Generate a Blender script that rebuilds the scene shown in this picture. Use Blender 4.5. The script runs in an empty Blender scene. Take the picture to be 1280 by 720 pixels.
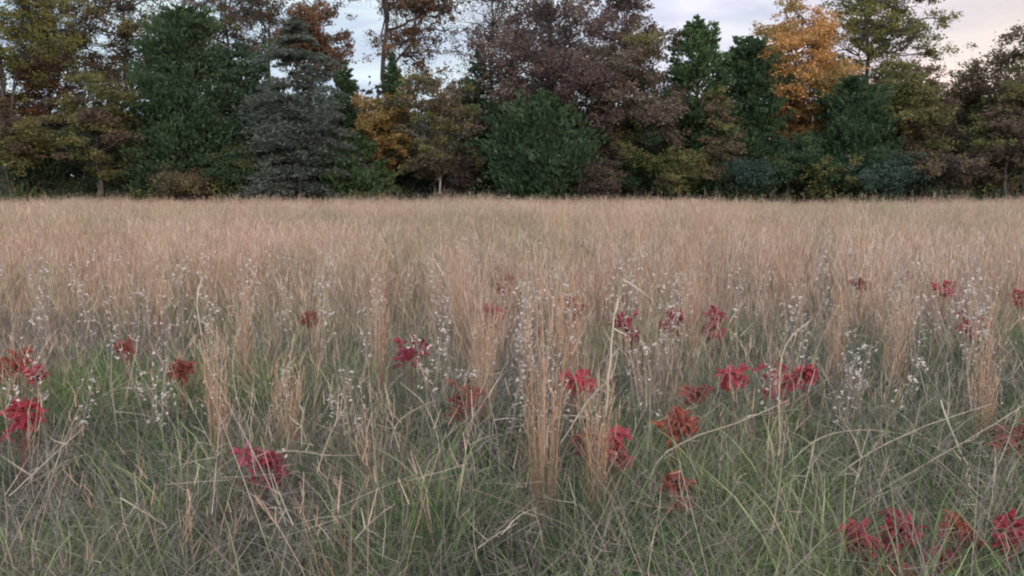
import bpy, math
import numpy as np

S = bpy.context.scene
C = S.collection
RS = np.random.RandomState
PI = math.pi

# ------------------------------------------------------------------ camera
FX, CAMZ = 1155.0, 1.6
PITCH = math.atan((360 - 235) / FX)
cam = bpy.data.cameras.new('camera')
cam.sensor_width = 36
cam.lens = FX / 1280 * 36
cam.clip_end = 3000
cam.clip_start = 0.05
co = bpy.data.objects.new('camera', cam)
C.objects.link(co)
co.location = (0, 0, CAMZ)
co.rotation_euler = (PI / 2 - PITCH, 0, 0)
S.camera = co
CP, SP = math.cos(PITCH), math.sin(PITCH)


def ray(px, py):
    u, v = (px - 640) / FX, (360 - py) / FX
    return np.array([u, CP + v * SP, -SP + v * CP])


def at_height(px, py, z):
    d = ray(px, py)
    t = (z - CAMZ) / d[2]
    return np.array([d[0] * t, d[1] * t, z])


def at_depth(px, py, Y):
    d = ray(px, py)
    t = Y / d[1]
    return np.array([d[0] * t, Y, CAMZ + d[2] * t])


# ------------------------------------------------------------------ materials
def nodes(name):
    m = bpy.data.materials.new(name)
    m.use_nodes = True
    nt = m.node_tree
    nt.nodes.clear()
    out = nt.nodes.new('ShaderNodeOutputMaterial')
    return m, nt, out


def ramp(nt, stops, fac):
    r = nt.nodes.new('ShaderNodeValToRGB')
    cr = r.color_ramp
    while len(cr.elements) < len(stops):
        cr.elements.new(0.5)
    for e, (p, c) in zip(cr.elements, stops):
        e.position = p
        e.color = (*c, 1)
    nt.links.new(fac, r.inputs[0])
    return r.outputs[0]


def leafy(name, cols, trans=0.25, tint=None):
    """blades and leaves: colour varies leaf by leaf through the 'rnd' attribute; tint = per-tuft colours"""
    m, nt, out = nodes(name)
    at = nt.nodes.new('ShaderNodeAttribute')
    at.attribute_name = 'rnd'
    n = len(cols)
    col = ramp(nt, [(i / (n - 1), c) for i, c in enumerate(cols)], at.outputs['Fac'])
    if tint:
        ti = nt.nodes.new('ShaderNodeAttribute')
        ti.attribute_type = 'INSTANCER'
        ti.attribute_name = 'tint'
        k = len(tint)
        tc = ramp(nt, [(i / (k - 1), c) for i, c in enumerate(tint)], ti.outputs['Fac'])
        mx = nt.nodes.new('ShaderNodeMix')
        mx.data_type = 'RGBA'
        mx.blend_type = 'MULTIPLY'
        mx.inputs[0].default_value = 1
        nt.links.new(col, mx.inputs[6])
        nt.links.new(tc, mx.inputs[7])
        col = mx.outputs[2]
    d = nt.nodes.new('ShaderNodeBsdfDiffuse')
    t = nt.nodes.new('ShaderNodeBsdfTranslucent')
    mix = nt.nodes.new('ShaderNodeMixShader')
    mix.inputs[0].default_value = trans
    nt.links.new(col, d.inputs[0])
    nt.links.new(col, t.inputs[0])
    nt.links.new(d.outputs[0], mix.inputs[1])
    nt.links.new(t.outputs[0], mix.inputs[2])
    nt.links.new(mix.outputs[0], out.inputs[0])
    return m


def bark(name, a, b):
    m, nt, out = nodes(name)
    tc = nt.nodes.new('ShaderNodeTexCoord')
    mp = nt.nodes.new('ShaderNodeMapping')
    mp.inputs['Scale'].default_value = (9, 9, 1.5)
    no = nt.nodes.new('ShaderNodeTexNoise')
    no.inputs['Scale'].default_value = 2
    no.inputs['Detail'].default_value = 5
    nt.links.new(tc.outputs['Object'], mp.inputs[0])
    nt.links.new(mp.outputs[0], no.inputs[0])
    col = ramp(nt, [(.35, a), (.65, b)], no.outputs[0])
    d = nt.nodes.new('ShaderNodeBsdfDiffuse')
    nt.links.new(col, d.inputs[0])
    nt.links.new(d.outputs[0], out.inputs[0])
    return m


M = {}
M['bark'] = bark('bark', (.05, .042, .038), (.11, .095, .085))
M['pale_bark'] = bark('pale_bark', (.22, .19, .17), (.34, .31, .29))
PAL = {
    'cedar_dark': ((.036, .062, .034), (.056, .092, .048), (.088, .125, .064)),
    'cedar_mid': ((.042, .070, .046), (.064, .102, .062), (.095, .135, .080)),
    'cedar_green': ((.044, .076, .034), (.070, .115, .050), (.110, .155, .072)),
    'pine_grey': ((.058, .078, .062), (.090, .110, .088), (.145, .155, .128)),
    'maroon': ((.085, .058, .053), (.130, .090, .078), (.160, .125, .105), (.195, .135, .118)),
    'maroon_brown': ((.085, .060, .052), (.13, .092, .074), (.155, .13, .095), (.20, .145, .11)),
    'orange': ((.36, .185, .070), (.50, .285, .11), (.60, .39, .18)),
    'gold': ((.16, .115, .046), (.27, .19, .070), (.36, .26, .105)),
    'ochre': ((.085, .075, .050), (.13, .108, .066), (.21, .16, .092)),
    'olive': ((.082, .086, .040), (.14, .138, .058), (.22, .20, .084)),
    'yellow_green': ((.090, .098, .038), (.145, .150, .050), (.23, .21, .070)),
    'rust': ((.10, .060, .038), (.16, .090, .052), (.22, .13, .075)),
    'brown': ((.075, .060, .046), (.12, .092, .064), (.175, .13, .085)),
    'teal': ((.045, .075, .060), (.065, .10, .080), (.09, .13, .10)),
    'shade_green': ((.030, .060, .034), (.050, .085, .045), (.085, .12, .060)),
    'dim_brown': ((.055, .045, .042), (.085, .068, .060), (.13, .10, .08)),
}
for k, v in PAL.items():
    M[k] = leafy(k + '_leaf', v, .3)
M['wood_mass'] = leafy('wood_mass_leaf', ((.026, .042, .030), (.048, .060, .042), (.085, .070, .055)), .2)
M['sedge'] = leafy('sedge_blade', ((.19, .138, .100), (.35, .262, .196), (.51, .40, .308), (.70, .60, .49)), .35,
                   ((.62, .72, .58), (.84, .90, .80), (1, .95, .90), (1.08, .90, .78), (.78, .72, .74), (1.12, 1.08, 1.04)))
M['copper'] = leafy('copper_blade', ((.29, .165, .098), (.43, .275, .172), (.55, .395, .28)), .35)
M['fluff'] = leafy('seed_fluff', ((.52, .44, .37), (.66, .58, .51), (.75, .68, .62)), .4)
M['green'] = leafy('green_blade', ((.060, .095, .048), (.115, .165, .080), (.21, .26, .135), (.40, .41, .27)), .35,
                   ((.42, .40, .44), (.66, .74, .68), (1.0, 1.15, .90), (1.15, 1.25, .95), (1.3, 1.22, 1.02), (.7, .66, .70)))
M['dead'] = leafy('dead_blade', ((.09, .08, .082), (.18, .16, .15), (.32, .29, .24), (.56, .50, .40)), .25,
                  ((.80, .80, .88), (.95, .95, .95), (1, .93, .85)))
M['straw'] = leafy('straw', ((.34, .29, .205), (.45, .39, .29), (.56, .50, .39)), .15)
M['weed_stem'] = leafy('weed_stem', ((.24, .20, .17), (.34, .29, .25)), .1)
M['white_tuft'] = leafy('white_tuft', ((.44, .385, .33), (.62, .56, .50), (.76, .71, .64)), .35)
M['red'] = leafy('red_leaf', ((.18, .028, .038), (.38, .060, .078), (.56, .16, .18)), .4)
M['crimson'] = leafy('crimson_leaf', ((.14, .022, .038), (.30, .048, .078), (.50, .15, .19)), .4)
M['dull_red'] = leafy('dull_red_leaf', ((.17, .055, .045), (.27, .10, .078), (.35, .16, .12)), .35)
M['orange_red'] = leafy('orange_red_leaf', ((.20, .055, .040), (.33, .085, .060), (.42, .16, .11)), .35)
M['red_stem'] = leafy('red_stem', ((.16, .06, .05), (.24, .12, .09)), .1)


# ------------------------------------------------------------------ mesh helpers
class Acc:
    def __init__(s):
        s.V, s.Q, s.R, s.Mi, s.n = [], [], [], [], 0

    def add(s, V, Q, R, mi=0):
        s.V.append(V.reshape(-1, 3))
        s.Q.append(Q + s.n)
        s.R.append(np.broadcast_to(R, (len(s.V[-1]),)).astype(np.float32))
        s.Mi.append(np.full(len(Q), mi, np.int32))
        s.n += len(s.V[-1])

    def mesh(s, name, mats, smooth=False):
        V = np.concatenate(s.V).astype(np.float32)
        Q = np.concatenate(s.Q).astype(np.int32)
        me = bpy.data.meshes.new(name)
        me.vertices.add(len(V))
        me.vertices.foreach_set('co', V.ravel())
        me.loops.add(Q.size)
        me.loops.foreach_set('vertex_index', Q.ravel())
        me.polygons.add(len(Q))
        me.polygons.foreach_set('loop_start', np.arange(0, Q.size, 4, dtype=np.int32))
        for m in mats:
            me.materials.append(m)
        me.polygons.foreach_set('material_index', np.concatenate(s.Mi))
        a = me.attributes.new('rnd', 'FLOAT', 'POINT')
        a.data.foreach_set('value', np.concatenate(s.R))
        if smooth:
            me.polygons.foreach_set('use_smooth', np.ones(len(Q), bool))
        me.update(calc_edges=True)
        return me

    def obj(s, name, mats, parent=None, smooth=False, link=True):
        if not isinstance(mats, (list, tuple)):
            mats = [mats]
        o = bpy.data.objects.new(name, s.mesh(name, mats, smooth))
        if link:
            C.objects.link(o)
        if parent:
            o.parent = parent
        return o


def unit(a):
    return a / np.maximum(np.linalg.norm(a, axis=-1, keepdims=True), 1e-9)


def ribbons(acc, rs, P, D, B, L, Wd, seg=3, rnd=None, mi=0, tip=.15):
    """n curved flat blades: start P, direction D, bend vector B (adds B*t^2), length L, width Wd"""
    n = len(P)
    t = np.linspace(0, 1, seg + 1)[None, :, None]
    pts = P[:, None] + L[:, None, None] * (D[:, None] * t + B[:, None] * t * t)
    side = unit(np.cross(D, rs.normal(size=(n, 3))))
    w = Wd[:, None, None] * .5 * (1 - (1 - tip) * t ** 1.6)
    V = np.stack([pts - side[:, None] * w, pts + side[:, None] * w], 2)
    i = np.arange(n)[:, None] * (seg + 1) * 2 + np.arange(seg)[None] * 2
    Q = np.stack([i, i + 1, i + 3, i + 2], -1).reshape(-1, 4)
    rnd = rs.rand(n) if rnd is None else rnd
    acc.add(V, Q, np.repeat(rnd, (seg + 1) * 2), mi)
    return pts


def diamonds(acc, rs, P, A, size, aspect=.6, rnd=None, mi=0, fold=.0):
    """n leaf-shaped quads: centre P, long axis A, half length size"""
    n = len(P)
    A = unit(A)
    Bv = unit(np.cross(A, rs.normal(size=(n, 3))))
    N = np.cross(A, Bv)
    size = np.broadcast_to(size, (n,))[:, None]
    up = N * size * fold
    V = np.stack([P - A * size, P + Bv * size * aspect + up, P + A * size, P - Bv * size * aspect + up], 1)
    Q = np.arange(n * 4).reshape(n, 4)
    rnd = rs.rand(n) if rnd is None else rnd
    acc.add(V, Q, np.repeat(rnd, 4), mi)


def tube(acc, pts, rad, sides=5, rnd=.5, mi=0):
    pts = np.asarray(pts, float)
    m = len(pts)
    T = unit(np.gradient(pts, axis=0))
    ref = np.array([1., 0, 0]) if abs(T[0][0]) < .8 else np.array([0, 1., 0])
    U = unit(np.cross(T, ref))
    W = np.cross(T, U)
    a = np.linspace(0, 2 * PI, sides, endpoint=False)
    r = np.asarray(rad, float)[:, None, None]
    V = pts[:, None] + r * (np.cos(a)[None, :, None] * U[:, None] + np.sin(a)[None, :, None] * W[:, None])
    i = np.arange(m - 1)[:, None] * sides
    j = np.arange(sides)[None]
    k = (np.arange(sides)[None] + 1) % sides
    Q = np.stack([i + j, i + k, i + sides + k, i + sides + j], -1).reshape(-1, 4)
    acc.add(V, Q, rnd, mi)


def bez(a, b, c, n):
    t = np.linspace(0, 1, n)[:, None]
    return (1 - t) ** 2 * a + 2 * t * (1 - t) * b + t * t * c


def tag(o, label=None, cat=None, group=None, kind=None):
    for k, v in (('label', label), ('category', cat), ('group', group), ('kind', kind)):
        if v:
            o[k] = v
    return o


def thing(name, label, cat, loc=(0, 0, 0), group=None, rotz=0):
    o = bpy.data.objects.new(name, None)
    o.empty_display_size = .2
    C.objects.link(o)
    o.location = loc
    o.rotation_euler = (0, 0, rotz)
    return tag(o, label, cat, group)


# ------------------------------------------------------------------ noise over the field (value noise)
class Noise2:
    def __init__(s, seed):
        s.g = RS(seed).rand(256, 256)

    def __call__(s, x, y, sc):
        x, y = np.asarray(x) / sc + 1000, np.asarray(y) / sc + 1000
        xi, yi = np.floor(x).astype(int), np.floor(y).astype(int)
        fx, fy = x - xi, y - yi
        fx, fy = fx * fx * (3 - 2 * fx), fy * fy * (3 - 2 * fy)
        g = lambda a, b: s.g[a % 256, b % 256]
        return (g(xi, yi) * (1 - fx) + g(xi + 1, yi) * fx) * (1 - fy) + (g(xi, yi + 1) * (1 - fx) + g(xi + 1, yi + 1) * fx) * fy


N1, N2, N3 = Noise2(1), Noise2(2), Noise2(3)

# ------------------------------------------------------------------ ground
m, nt, out = nodes('field_soil')
tc = nt.nodes.new('ShaderNodeTexCoord')
no = nt.nodes.new('ShaderNodeTexNoise')
no.inputs['Scale'].default_value = 1.7
no.inputs['Detail'].default_value = 8
nt.links.new(tc.outputs['Object'], no.inputs[0])
col = ramp(nt, [(.3, (.045, .04, .032)), (.5, (.075, .072, .048)), (.7, (.12, .10, .072))], no.outputs[0])
d = nt.nodes.new('ShaderNodeBsdfDiffuse')
nt.links.new(col, d.inputs[0])
nt.links.new(d.outputs[0], out.inputs[0])
g = Acc()
gx = np.concatenate([[-900, -300], np.linspace(-90, 90, 91), [300, 900]])
gy = np.concatenate([[-300, -60], np.linspace(-20, 120, 71), [300, 1500]])
X, Y = np.meshgrid(gx, gy)
Z = (N1(X, Y, 3.0) - .5) * .07 - .02
Z[(abs(X) > 95) | (Y > 125) | (Y < -25)] = 0
nx, ny = len(gx), len(gy)
i = (np.arange(ny - 1)[:, None] * nx + np.arange(nx - 1)[None])
g.add(np.stack([X, Y, Z], -1), np.stack([i, i + 1, i + nx + 1, i + nx], -1).reshape(-1, 4), .5)
tag(g.obj('ground', m, smooth=True), 'dark soil of the meadow under the grass', None, None, 'structure')


# ------------------------------------------------------------------ trees
def limb_color():
    return M['bark']


def deciduous(name, loc, H, W, hb, pal, seed, n_cl=46, leaves=260, leaf=.098, sd=.42, flat=.6, tr=.16,
              bare=0.0, label='', barkm='bark', group=None, lean=0, cat='tree', trunk_name='trunk'):
    rs = RS(seed)
    root = thing(name, label, cat, loc, group)
    top = hb + (H - hb) * .86
    m_ = 12
    zz = np.linspace(-.1, top, m_)
    wx = np.cumsum(rs.normal(0, .13, m_)) * H / 12
    wy = np.cumsum(rs.normal(0, .13, m_)) * H / 12
    path = np.stack([wx - wx[0] + lean * np.maximum(zz / top, 0) ** 1.5, wy - wy[0], zz], -1)
    wood = Acc()
    tube(wood, path, tr * (1 - .85 * np.linspace(0, 1, m_) ** 1.1) * np.r_[1.35, np.ones(m_ - 1)], 7)
    # clump centres inside a lobed envelope
    v = unit(rs.normal(size=(n_cl, 3)))
    r = rs.rand(n_cl) ** .40
    az = np.arctan2(v[:, 1], v[:, 0])
    lob = .86 + .14 * np.sin(az * 3 + rs.rand() * 6) + .12 * np.sin(az * 5 + v[:, 2] * 4 + rs.rand() * 6) + rs.normal(0, .07, n_cl)
    z0, ah = (hb + H) / 2, (H - hb) / 2
    cen = np.stack([W / 2 * r * v[:, 0] * lob, W / 2 * r * v[:, 1] * lob, z0 + ah * r * v[:, 2] * (.92 + rs.normal(0, .06, n_cl))], -1)
    cen[:, 0] += lean * (cen[:, 2] / top) ** 1.5
    crown = Acc()
    pal2 = {'maroon': 'dim_brown', 'maroon_brown': 'olive', 'orange': 'gold', 'olive': 'brown', 'rust': 'brown', 'ochre': 'olive', 'yellow_green': 'olive',
            'brown': 'olive', 'gold': 'ochre', 'teal': 'shade_green', 'shade_green': 'olive', 'dim_brown': 'ochre'}[pal]
    hmin = max(hb * .6, .25)
    # a few main limbs; clumps hang on the nearest limb or on the trunk
    limbs = [(zz, path)]
    hosts = [path]
    for k in range(5 if n_cl > 40 else 3):
        c = cen[rs.randint(n_cl)]
        za = rs.uniform(hmin, hmin + (top - hmin) * .55)
        a0 = np.array([np.interp(za, zz, path[:, q]) for q in range(3)])
        e = a0 * .15 + c * .85
        e[2] = max(e[2], za + .5 * np.hypot(*(e - a0)[:2]))
        p = bez(a0, (a0 + e) / 2 + np.array([0, 0, -.08 * np.linalg.norm(e - a0)]), e, 9)
        p[1:-1] += rs.normal(0, .035 * np.linalg.norm(e - a0) / 2, (7, 3))
        tube(wood, p, np.linspace(tr * .5, tr * .12, 9), 5)
        hosts.append(p)
    allp = np.concatenate(hosts)
    crv = rs.rand(n_cl)
    for c, cr in zip(cen, crv):
        dist = np.linalg.norm((allp - c) * [1, 1, 1.0], axis=1) + np.where(allp[:, 2] > c[2], 1.0, 0) * 1.5 + np.where(allp[:, 2] < hmin * .8, 50, 0)
        dist += rs.rand(len(allp)) * .8
        a = allp[int(np.argmin(dist))]
        ln = np.linalg.norm(c - a)
        mid = (a + c) / 2 + np.array([0, 0, ln * rs.uniform(-.08, .16)]) + rs.normal(0, .10 * ln, 3)
        p = bez(a, mid, c, 7)
        p[1:-1] += rs.normal(0, .03 * ln, (5, 3))
        r0 = min(tr * .35, .012 + .014 * ln)
        tube(wood, p, np.linspace(r0, r0 * .25, 7), 4)
        out = unit(c - np.array([path[-1, 0] * .5, path[-1, 1] * .5, z0 - ah * .5]))
        for q in range(3 if bare < .1 else 9):
            e = p[rs.randint(2, 7)]
            dr = unit(out * .6 + rs.normal(0, .7, 3) + np.array([0, 0, .25]))
            l2 = sd * rs.uniform(.8, 2.2)
            b2 = bez(e, e + dr * l2 * .5 + rs.normal(0, .10, 3), e + dr * l2 + rs.normal(0, .08, 3), 5)
            tube(wood, b2, np.linspace(max(r0 * .35, .011), .006, 5), 3)
            if bare > .1:
                for _ in range(2):
                    e2 = b2[rs.randint(1, 5)]
                    d2 = unit(dr + rs.normal(0, .8, 3)) * l2 * rs.uniform(.3, .6)
                    tube(wood, [e2, e2 + d2 * .5 + rs.normal(0, .04, 3), e2 + d2], [.009, .007, .005], 3)
        n = int(leaves * 1.75 * rs.uniform(.5, 1.4) * (0 if rs.rand() < bare * .6 else 1 - bare * .4))
        if n < 1:
            continue
        k = max(3, n // 40)                                   # leaf sprays inside the clump
        sc = c + rs.normal(size=(k, 3)) * sd * np.array([1, 1, flat]) * 1.1 + out * sd * .1
        w = rs.randint(0, k, n)
        P = sc[w] + rs.normal(size=(n, 3)) * sd * np.array([.45, .45, .28])
        A = rs.normal(size=(n, 3)) * np.array([1, 1, .55]) + np.array([0, 0, -.25])
        rnd = np.clip(.50 * cr + .25 * rs.rand(k)[w] + .30 * rs.rand(n) - .03, 0, 1)
        diamonds(crown, rs, P, A, leaf * rs.uniform(.5, 1.3, n), .62, rnd, int(rs.rand() < .15 + .25 * (math.sin(c[0] * 1.3 + c[2] * 1.1 + seed) > .2)))
    wood.obj(trunk_name, M[barkm], root, smooth=True)
    if crown.n:
        crown.obj('crown' if cat == 'tree' else 'foliage', [M[pal], M[pal2]], root)
    return root


def conifer(name, loc, H, W, pal, seed, nb=150, sprays=95, up=.55, droop=0., hb=.25, tiers=0, label='', size=.155,
            power=.75, belly=.25, group=None, fullness=1.5, asp=.42):
    rs = RS(seed)
    nb = int(nb * 1.35)
    root = thing(name, label, 'tree', loc, group)
    wood, crown = Acc(), Acc()
    zz = np.linspace(-.1, H * .97, 9)
    path = np.stack([np.cumsum(rs.normal(0, .04, 9)), np.cumsum(rs.normal(0, .04, 9)), zz], -1)
    tube(wood, path, (.05 + .011 * H) * (1 - .9 * np.linspace(0, 1, 9)), 7)
    ph = rs.rand(4) * 6
    for b in range(nb):
        t = rs.rand() ** 1.15
        if tiers:
            t = (np.floor(t * tiers) + .5 + rs.normal(0, .24)) / tiers
            t = np.clip(t, .01, .995)
        z = hb + (H - hb) * t
        prof = (1 - t) ** power * (min(1, (t + .10) / belly) ** .5)
        az = rs.rand() * 2 * PI
        lump = 1 + .17 * math.sin(3 * az + 7 * t + ph[0]) + .13 * math.sin(2 * az - 11 * t + ph[1]) + rs.normal(0, .27)
        R = max(.18, W / 2 * prof * lump)
        a = np.array([np.interp(z, zz, path[:, 0]), np.interp(z, zz, path[:, 1]), z])
        u2 = up * (1 + .6 * t) * min(1, (1 - t) * 3 + .35)
        o = np.array([math.cos(az), math.sin(az), 0])
        e = a + o * R + np.array([0, 0, R * (u2 - droop) * rs.uniform(.6, 1.3)])
        e[2] = min(e[2], H * 1.0 + rs.uniform(0, .25))
        mid = (a + e) / 2 + np.array([0, 0, R * (.10 + droop * .5)])
        p = bez(a, mid, e, 5)
        tube(wood, p, np.linspace(.012 + .008 * R, .005, 5), 3)
        n = max(8, int(sprays * (R / (W / 2)) ** .8 * rs.uniform(.6, 1.3) * fullness))
        tt = .22 + .82 * rs.rand(n) ** .8
        q = (1 - tt)[:, None] ** 2 * a + (2 * tt * (1 - tt))[:, None] * mid + (tt ** 2)[:, None] * e
        lat = R * .22 * (1.15 - tt * .75)
        q = q + rs.normal(size=(n, 3)) * np.stack([lat, lat, lat * (.55 if not tiers else .15)], -1)
        dirv = unit(e - a)
        A = dirv * 1.0 + rs.normal(size=(n, 3)) * .55 + np.array([0, 0, .35 - droop * 1.1])
        rnd = np.clip(.5 * rs.rand() + .5 * rs.rand(n), 0, 1)
        diamonds(crown, rs, q, A, size * rs.uniform(.6, 1.35, n), asp, rnd)
    # leader
    n = 60
    t = rs.rand(n)
    P = np.stack([rs.normal(0, .10, n) * (1.2 - t), rs.normal(0, .10, n) * (1.2 - t), H * .93 + t * H * .075], -1) + path[-1] * [1, 1, 0]
    diamonds(crown, rs, P, np.array([0, 0, 1.]) + rs.normal(size=(n, 3)) * .4, size, asp)
    wood.obj('trunk', M['bark'], root, smooth=True)
    crown.obj('crown', M[pal], root)
    return root


def span(px, w, top, bot, Y):
    p = at_depth(px, 235, Y)
    H = at_depth(px, top, Y)[2]
    hb = max(.2, at_depth(px, bot, Y)[2])
    return (p[0], Y, 0), H, w * Y / FX, hb


def D(px, w, top, bot, Y, pal, label, name='deciduous_tree', **k):
    loc, H, W, hb = span(px, w, top, bot, Y)
    return deciduous(name, loc, H, W, hb, pal, int(px * 7 + Y * 13 + top) % 99991, label=label, **k)


def K(px, w, top, Y, pal, label, name='cedar_tree', **k):
    loc, H, W, hb = span(px, w, top, 238, Y)
    return conifer(name, loc, H, W, pal, int(px * 7 + Y * 13 + top) % 99991, label=label, **k)


# left side of the tree line
D(10, 190, -75, 150, 63, 'yellow_green', 'tall yellow-green tree filling the upper left corner of the tree line', tr=.22, n_cl=80, leaves=190, sd=.55, bare=.15)
D(48, 90, 62, 170, 66, 'rust', 'small rust-orange tree behind the yellow-green tree in the left corner', n_cl=30, leaves=240)
D(14, 110, 125, 232, 59.5, 'olive', 'low golden-olive bush at the foot of the left corner tree', name='woodland_shrub', n_cl=34, leaves=210, tr=.07, cat='shrub', trunk_name='stem')
D(128, 160, 84, 232, 60, 'olive', 'sparse olive-yellow tree with layered boughs left of the dark cedar', n_cl=84, leaves=160, sd=.40, flat=.35, bare=.1)
D(165, 240, -75, 165, 73, 'brown', 'tall thin tree with few dark brown leaves above the olive-yellow tree', n_cl=150, leaves=130, sd=.50, bare=.3, tr=.2)
D(285, 220, -95, 120, 75, 'maroon_brown', 'tall half-bare reddish brown tree rising behind the two left cedars', n_cl=110, leaves=120, sd=.50, bare=.3, tr=.2)
K(238, 138, 10, 61, 'cedar_dark', 'tall broad dark green cedar, biggest evergreen on the left', nb=230, power=.48, sprays=120, belly=.3)
K(303, 104, 54, 61.5, 'cedar_mid', 'slimmer blue-green cedar between the broad dark cedar and the grey pine', nb=160, power=.55)
K(374, 142, 22, 58, 'pine_grey', 'grey-green pine with drooping layered boughs left of centre', name='pine_tree', nb=215, up=.04, droop=.16, tiers=13, sprays=100, size=.15, power=.5, asp=.34)
D(398, 90, 2, 110, 66, 'rust', 'rust-brown tree showing behind the top of the grey pine', n_cl=44, leaves=210)
D(350, 140, -90, 100, 76, 'brown', 'half-bare brown tree showing highest behind the grey pine', n_cl=80, leaves=90, bare=.35, sd=.5)
K(434, 85, 78, 63, 'cedar_dark', 'dark cedar under the bright sky gap right of the grey pine', nb=120)
K(448, 80, 165, 58.5, 'cedar_green', 'low green cedar below the gold tree beside the grey pine', nb=90)
D(474, 76, 110, 214, 60, 'gold', 'small golden tree between the grey pine and the pale-trunked tree', n_cl=36, leaves=230, sd=.36)
K(497, 80, 66, 65, 'cedar_dark', 'dark cedar behind the small golden tree', nb=120)
D(512, 170, -140, 120, 70, 'rust', 'tall spreading oak with dark limbs and rust leaves against the sky', n_cl=120, leaves=150, bare=.22, tr=.28, sd=.5)
D(546, 132, 82, 232, 59, 'ochre', 'thin ochre-leafed tree with a pale slender trunk left of centre', n_cl=66, leaves=140, sd=.38, flat=.4, tr=.085, barkm='pale_bark', bare=.1)
K(602, 95, 58, 64.5, 'cedar_dark', 'dark cedar between the ochre tree and the maroon tree', nb=130)
D(622, 150, -90, 140, 75, 'dim_brown', 'nearly bare grey-twigged tree against white sky near the centre', n_cl=120, leaves=34, bare=.5, sd=.55, tr=.17)
D(690, 240, -6, 200, 63.5, 'maroon', 'broad dusky maroon tree at the centre of the tree line', n_cl=130, leaves=250, sd=.55, tr=.24)
D(802, 165, 16, 228, 62, 'maroon_brown', 'brownish maroon tree between the broad maroon tree and the tall bright cedar', n_cl=90, leaves=230, sd=.5, tr=.2)
D(775, 110, -75, 110, 70, 'maroon', 'taller maroon treetop rising behind the brownish maroon tree', n_cl=50, leaves=190, bare=.1)
D(700, 170, -110, 90, 74, 'dim_brown', 'bare dark-twigged treetop above the broad maroon tree', n_cl=110, leaves=70, bare=.4, sd=.5)
K(682, 150, 112, 58, 'cedar_dark', 'pointed mid-green cedar in front of the broad maroon tree', nb=170, power=.85, belly=.25, sprays=95)
K(868, 105, 20, 61, 'cedar_green', 'tall bright green cedar with open feathery top right of centre', nb=180, power=.58)
D(894, 56, 112, 236, 59, 'ochre', 'narrow yellowish tree between the bright cedar and the dark pointed cedar', n_cl=44, leaves=190, sd=.32, tr=.07)
K(934, 112, 46, 62, 'cedar_dark', 'dark pointed cedar left of the orange tree', nb=170, power=.48)
D(985, 158, -2, 195, 64, 'orange', 'bright orange tree, the most colourful crown in the tree line', n_cl=125, leaves=230, sd=.46, tr=.15)
D(1085, 185, -75, 160, 70, 'yellow_green', 'tall open yellow-green tree with grey limbs behind the orange tree', n_cl=120, leaves=150, bare=.18, sd=.5, tr=.26)
K(1062, 105, 96, 60, 'cedar_dark', 'dark bushy cedar right of the orange tree', nb=150, power=.55)
D(1128, 115, 78, 222, 61, 'olive', 'olive-green rounded tree right of the dark bushy cedar', n_cl=70, leaves=240, sd=.45)
D(1200, 150, 74, 232, 65, 'brown', 'dark brown oak under the cream sky at right', n_cl=74, leaves=230, sd=.5)
D(1275, 165, 26, 215, 63, 'brown', 'tall rusty brown oak at the right edge of the tree line', n_cl=84, leaves=230, sd=.5)
D(1262, 110, 125, 236, 59.5, 'brown', 'lower olive-brown tree in front of the right edge oak', n_cl=46, leaves=150, sd=.42)
D(78, 170, -60, 190, 69, 'olive', 'tall olive tree behind the left corner, its crown full of sky holes', n_cl=110, leaves=130, sd=.5, bare=.2, tr=.2)
K(60, 90, 150, 63, 'cedar_dark', 'small dark cedar in the gap below the rust-orange tree', nb=90)
K(175, 80, 140, 63.5, 'cedar_mid', 'small blue-green cedar behind the sparse olive-yellow tree', nb=90)
# shrubs along the foot of the trees
for px, w, top, Y_, pal, lab in (
        (986, 95, 165, 59, 'shade_green', 'leafy green shrub below the orange tree'),
        (1098, 110, 188, 58.5, 'teal', 'blue-green shrub below the olive-green rounded tree'),
        (1178, 105, 186, 58.5, 'dim_brown', 'dim grey-brown shrub left of the lower olive-brown tree'),
        (938, 70, 196, 58, 'teal', 'small blue-green shrub at the foot of the dark pointed cedar'),
        (795, 120, 168, 60.5, 'shade_green', 'dark green shrub under the brownish maroon tree'),
        (745, 60, 208, 57.8, 'dim_brown', 'small brown twiggy bush right of the pointed mid-green cedar'),
        (850, 90, 188, 59.2, 'olive', 'olive bush at the foot of the tall bright green cedar'),
        (226, 62, 216, 57.6, 'ochre', 'low tan bush at the foot of the broad dark cedar'),
        (295, 85, 182, 58.6, 'shade_green', 'green shrub left of the grey pine'),
        (570, 80, 190, 60, 'dim_brown', 'dim bush behind the pale slender trunk'),
        (1040, 60, 196, 58.2, 'shade_green', 'small green shrub below the dark bushy cedar')):
    D(px, w, top, 238, Y_, pal, lab, name='woodland_shrub', n_cl=38, leaves=190, sd=.36, tr=.05, leaf=.075, cat='shrub', trunk_name='stem')

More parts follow.
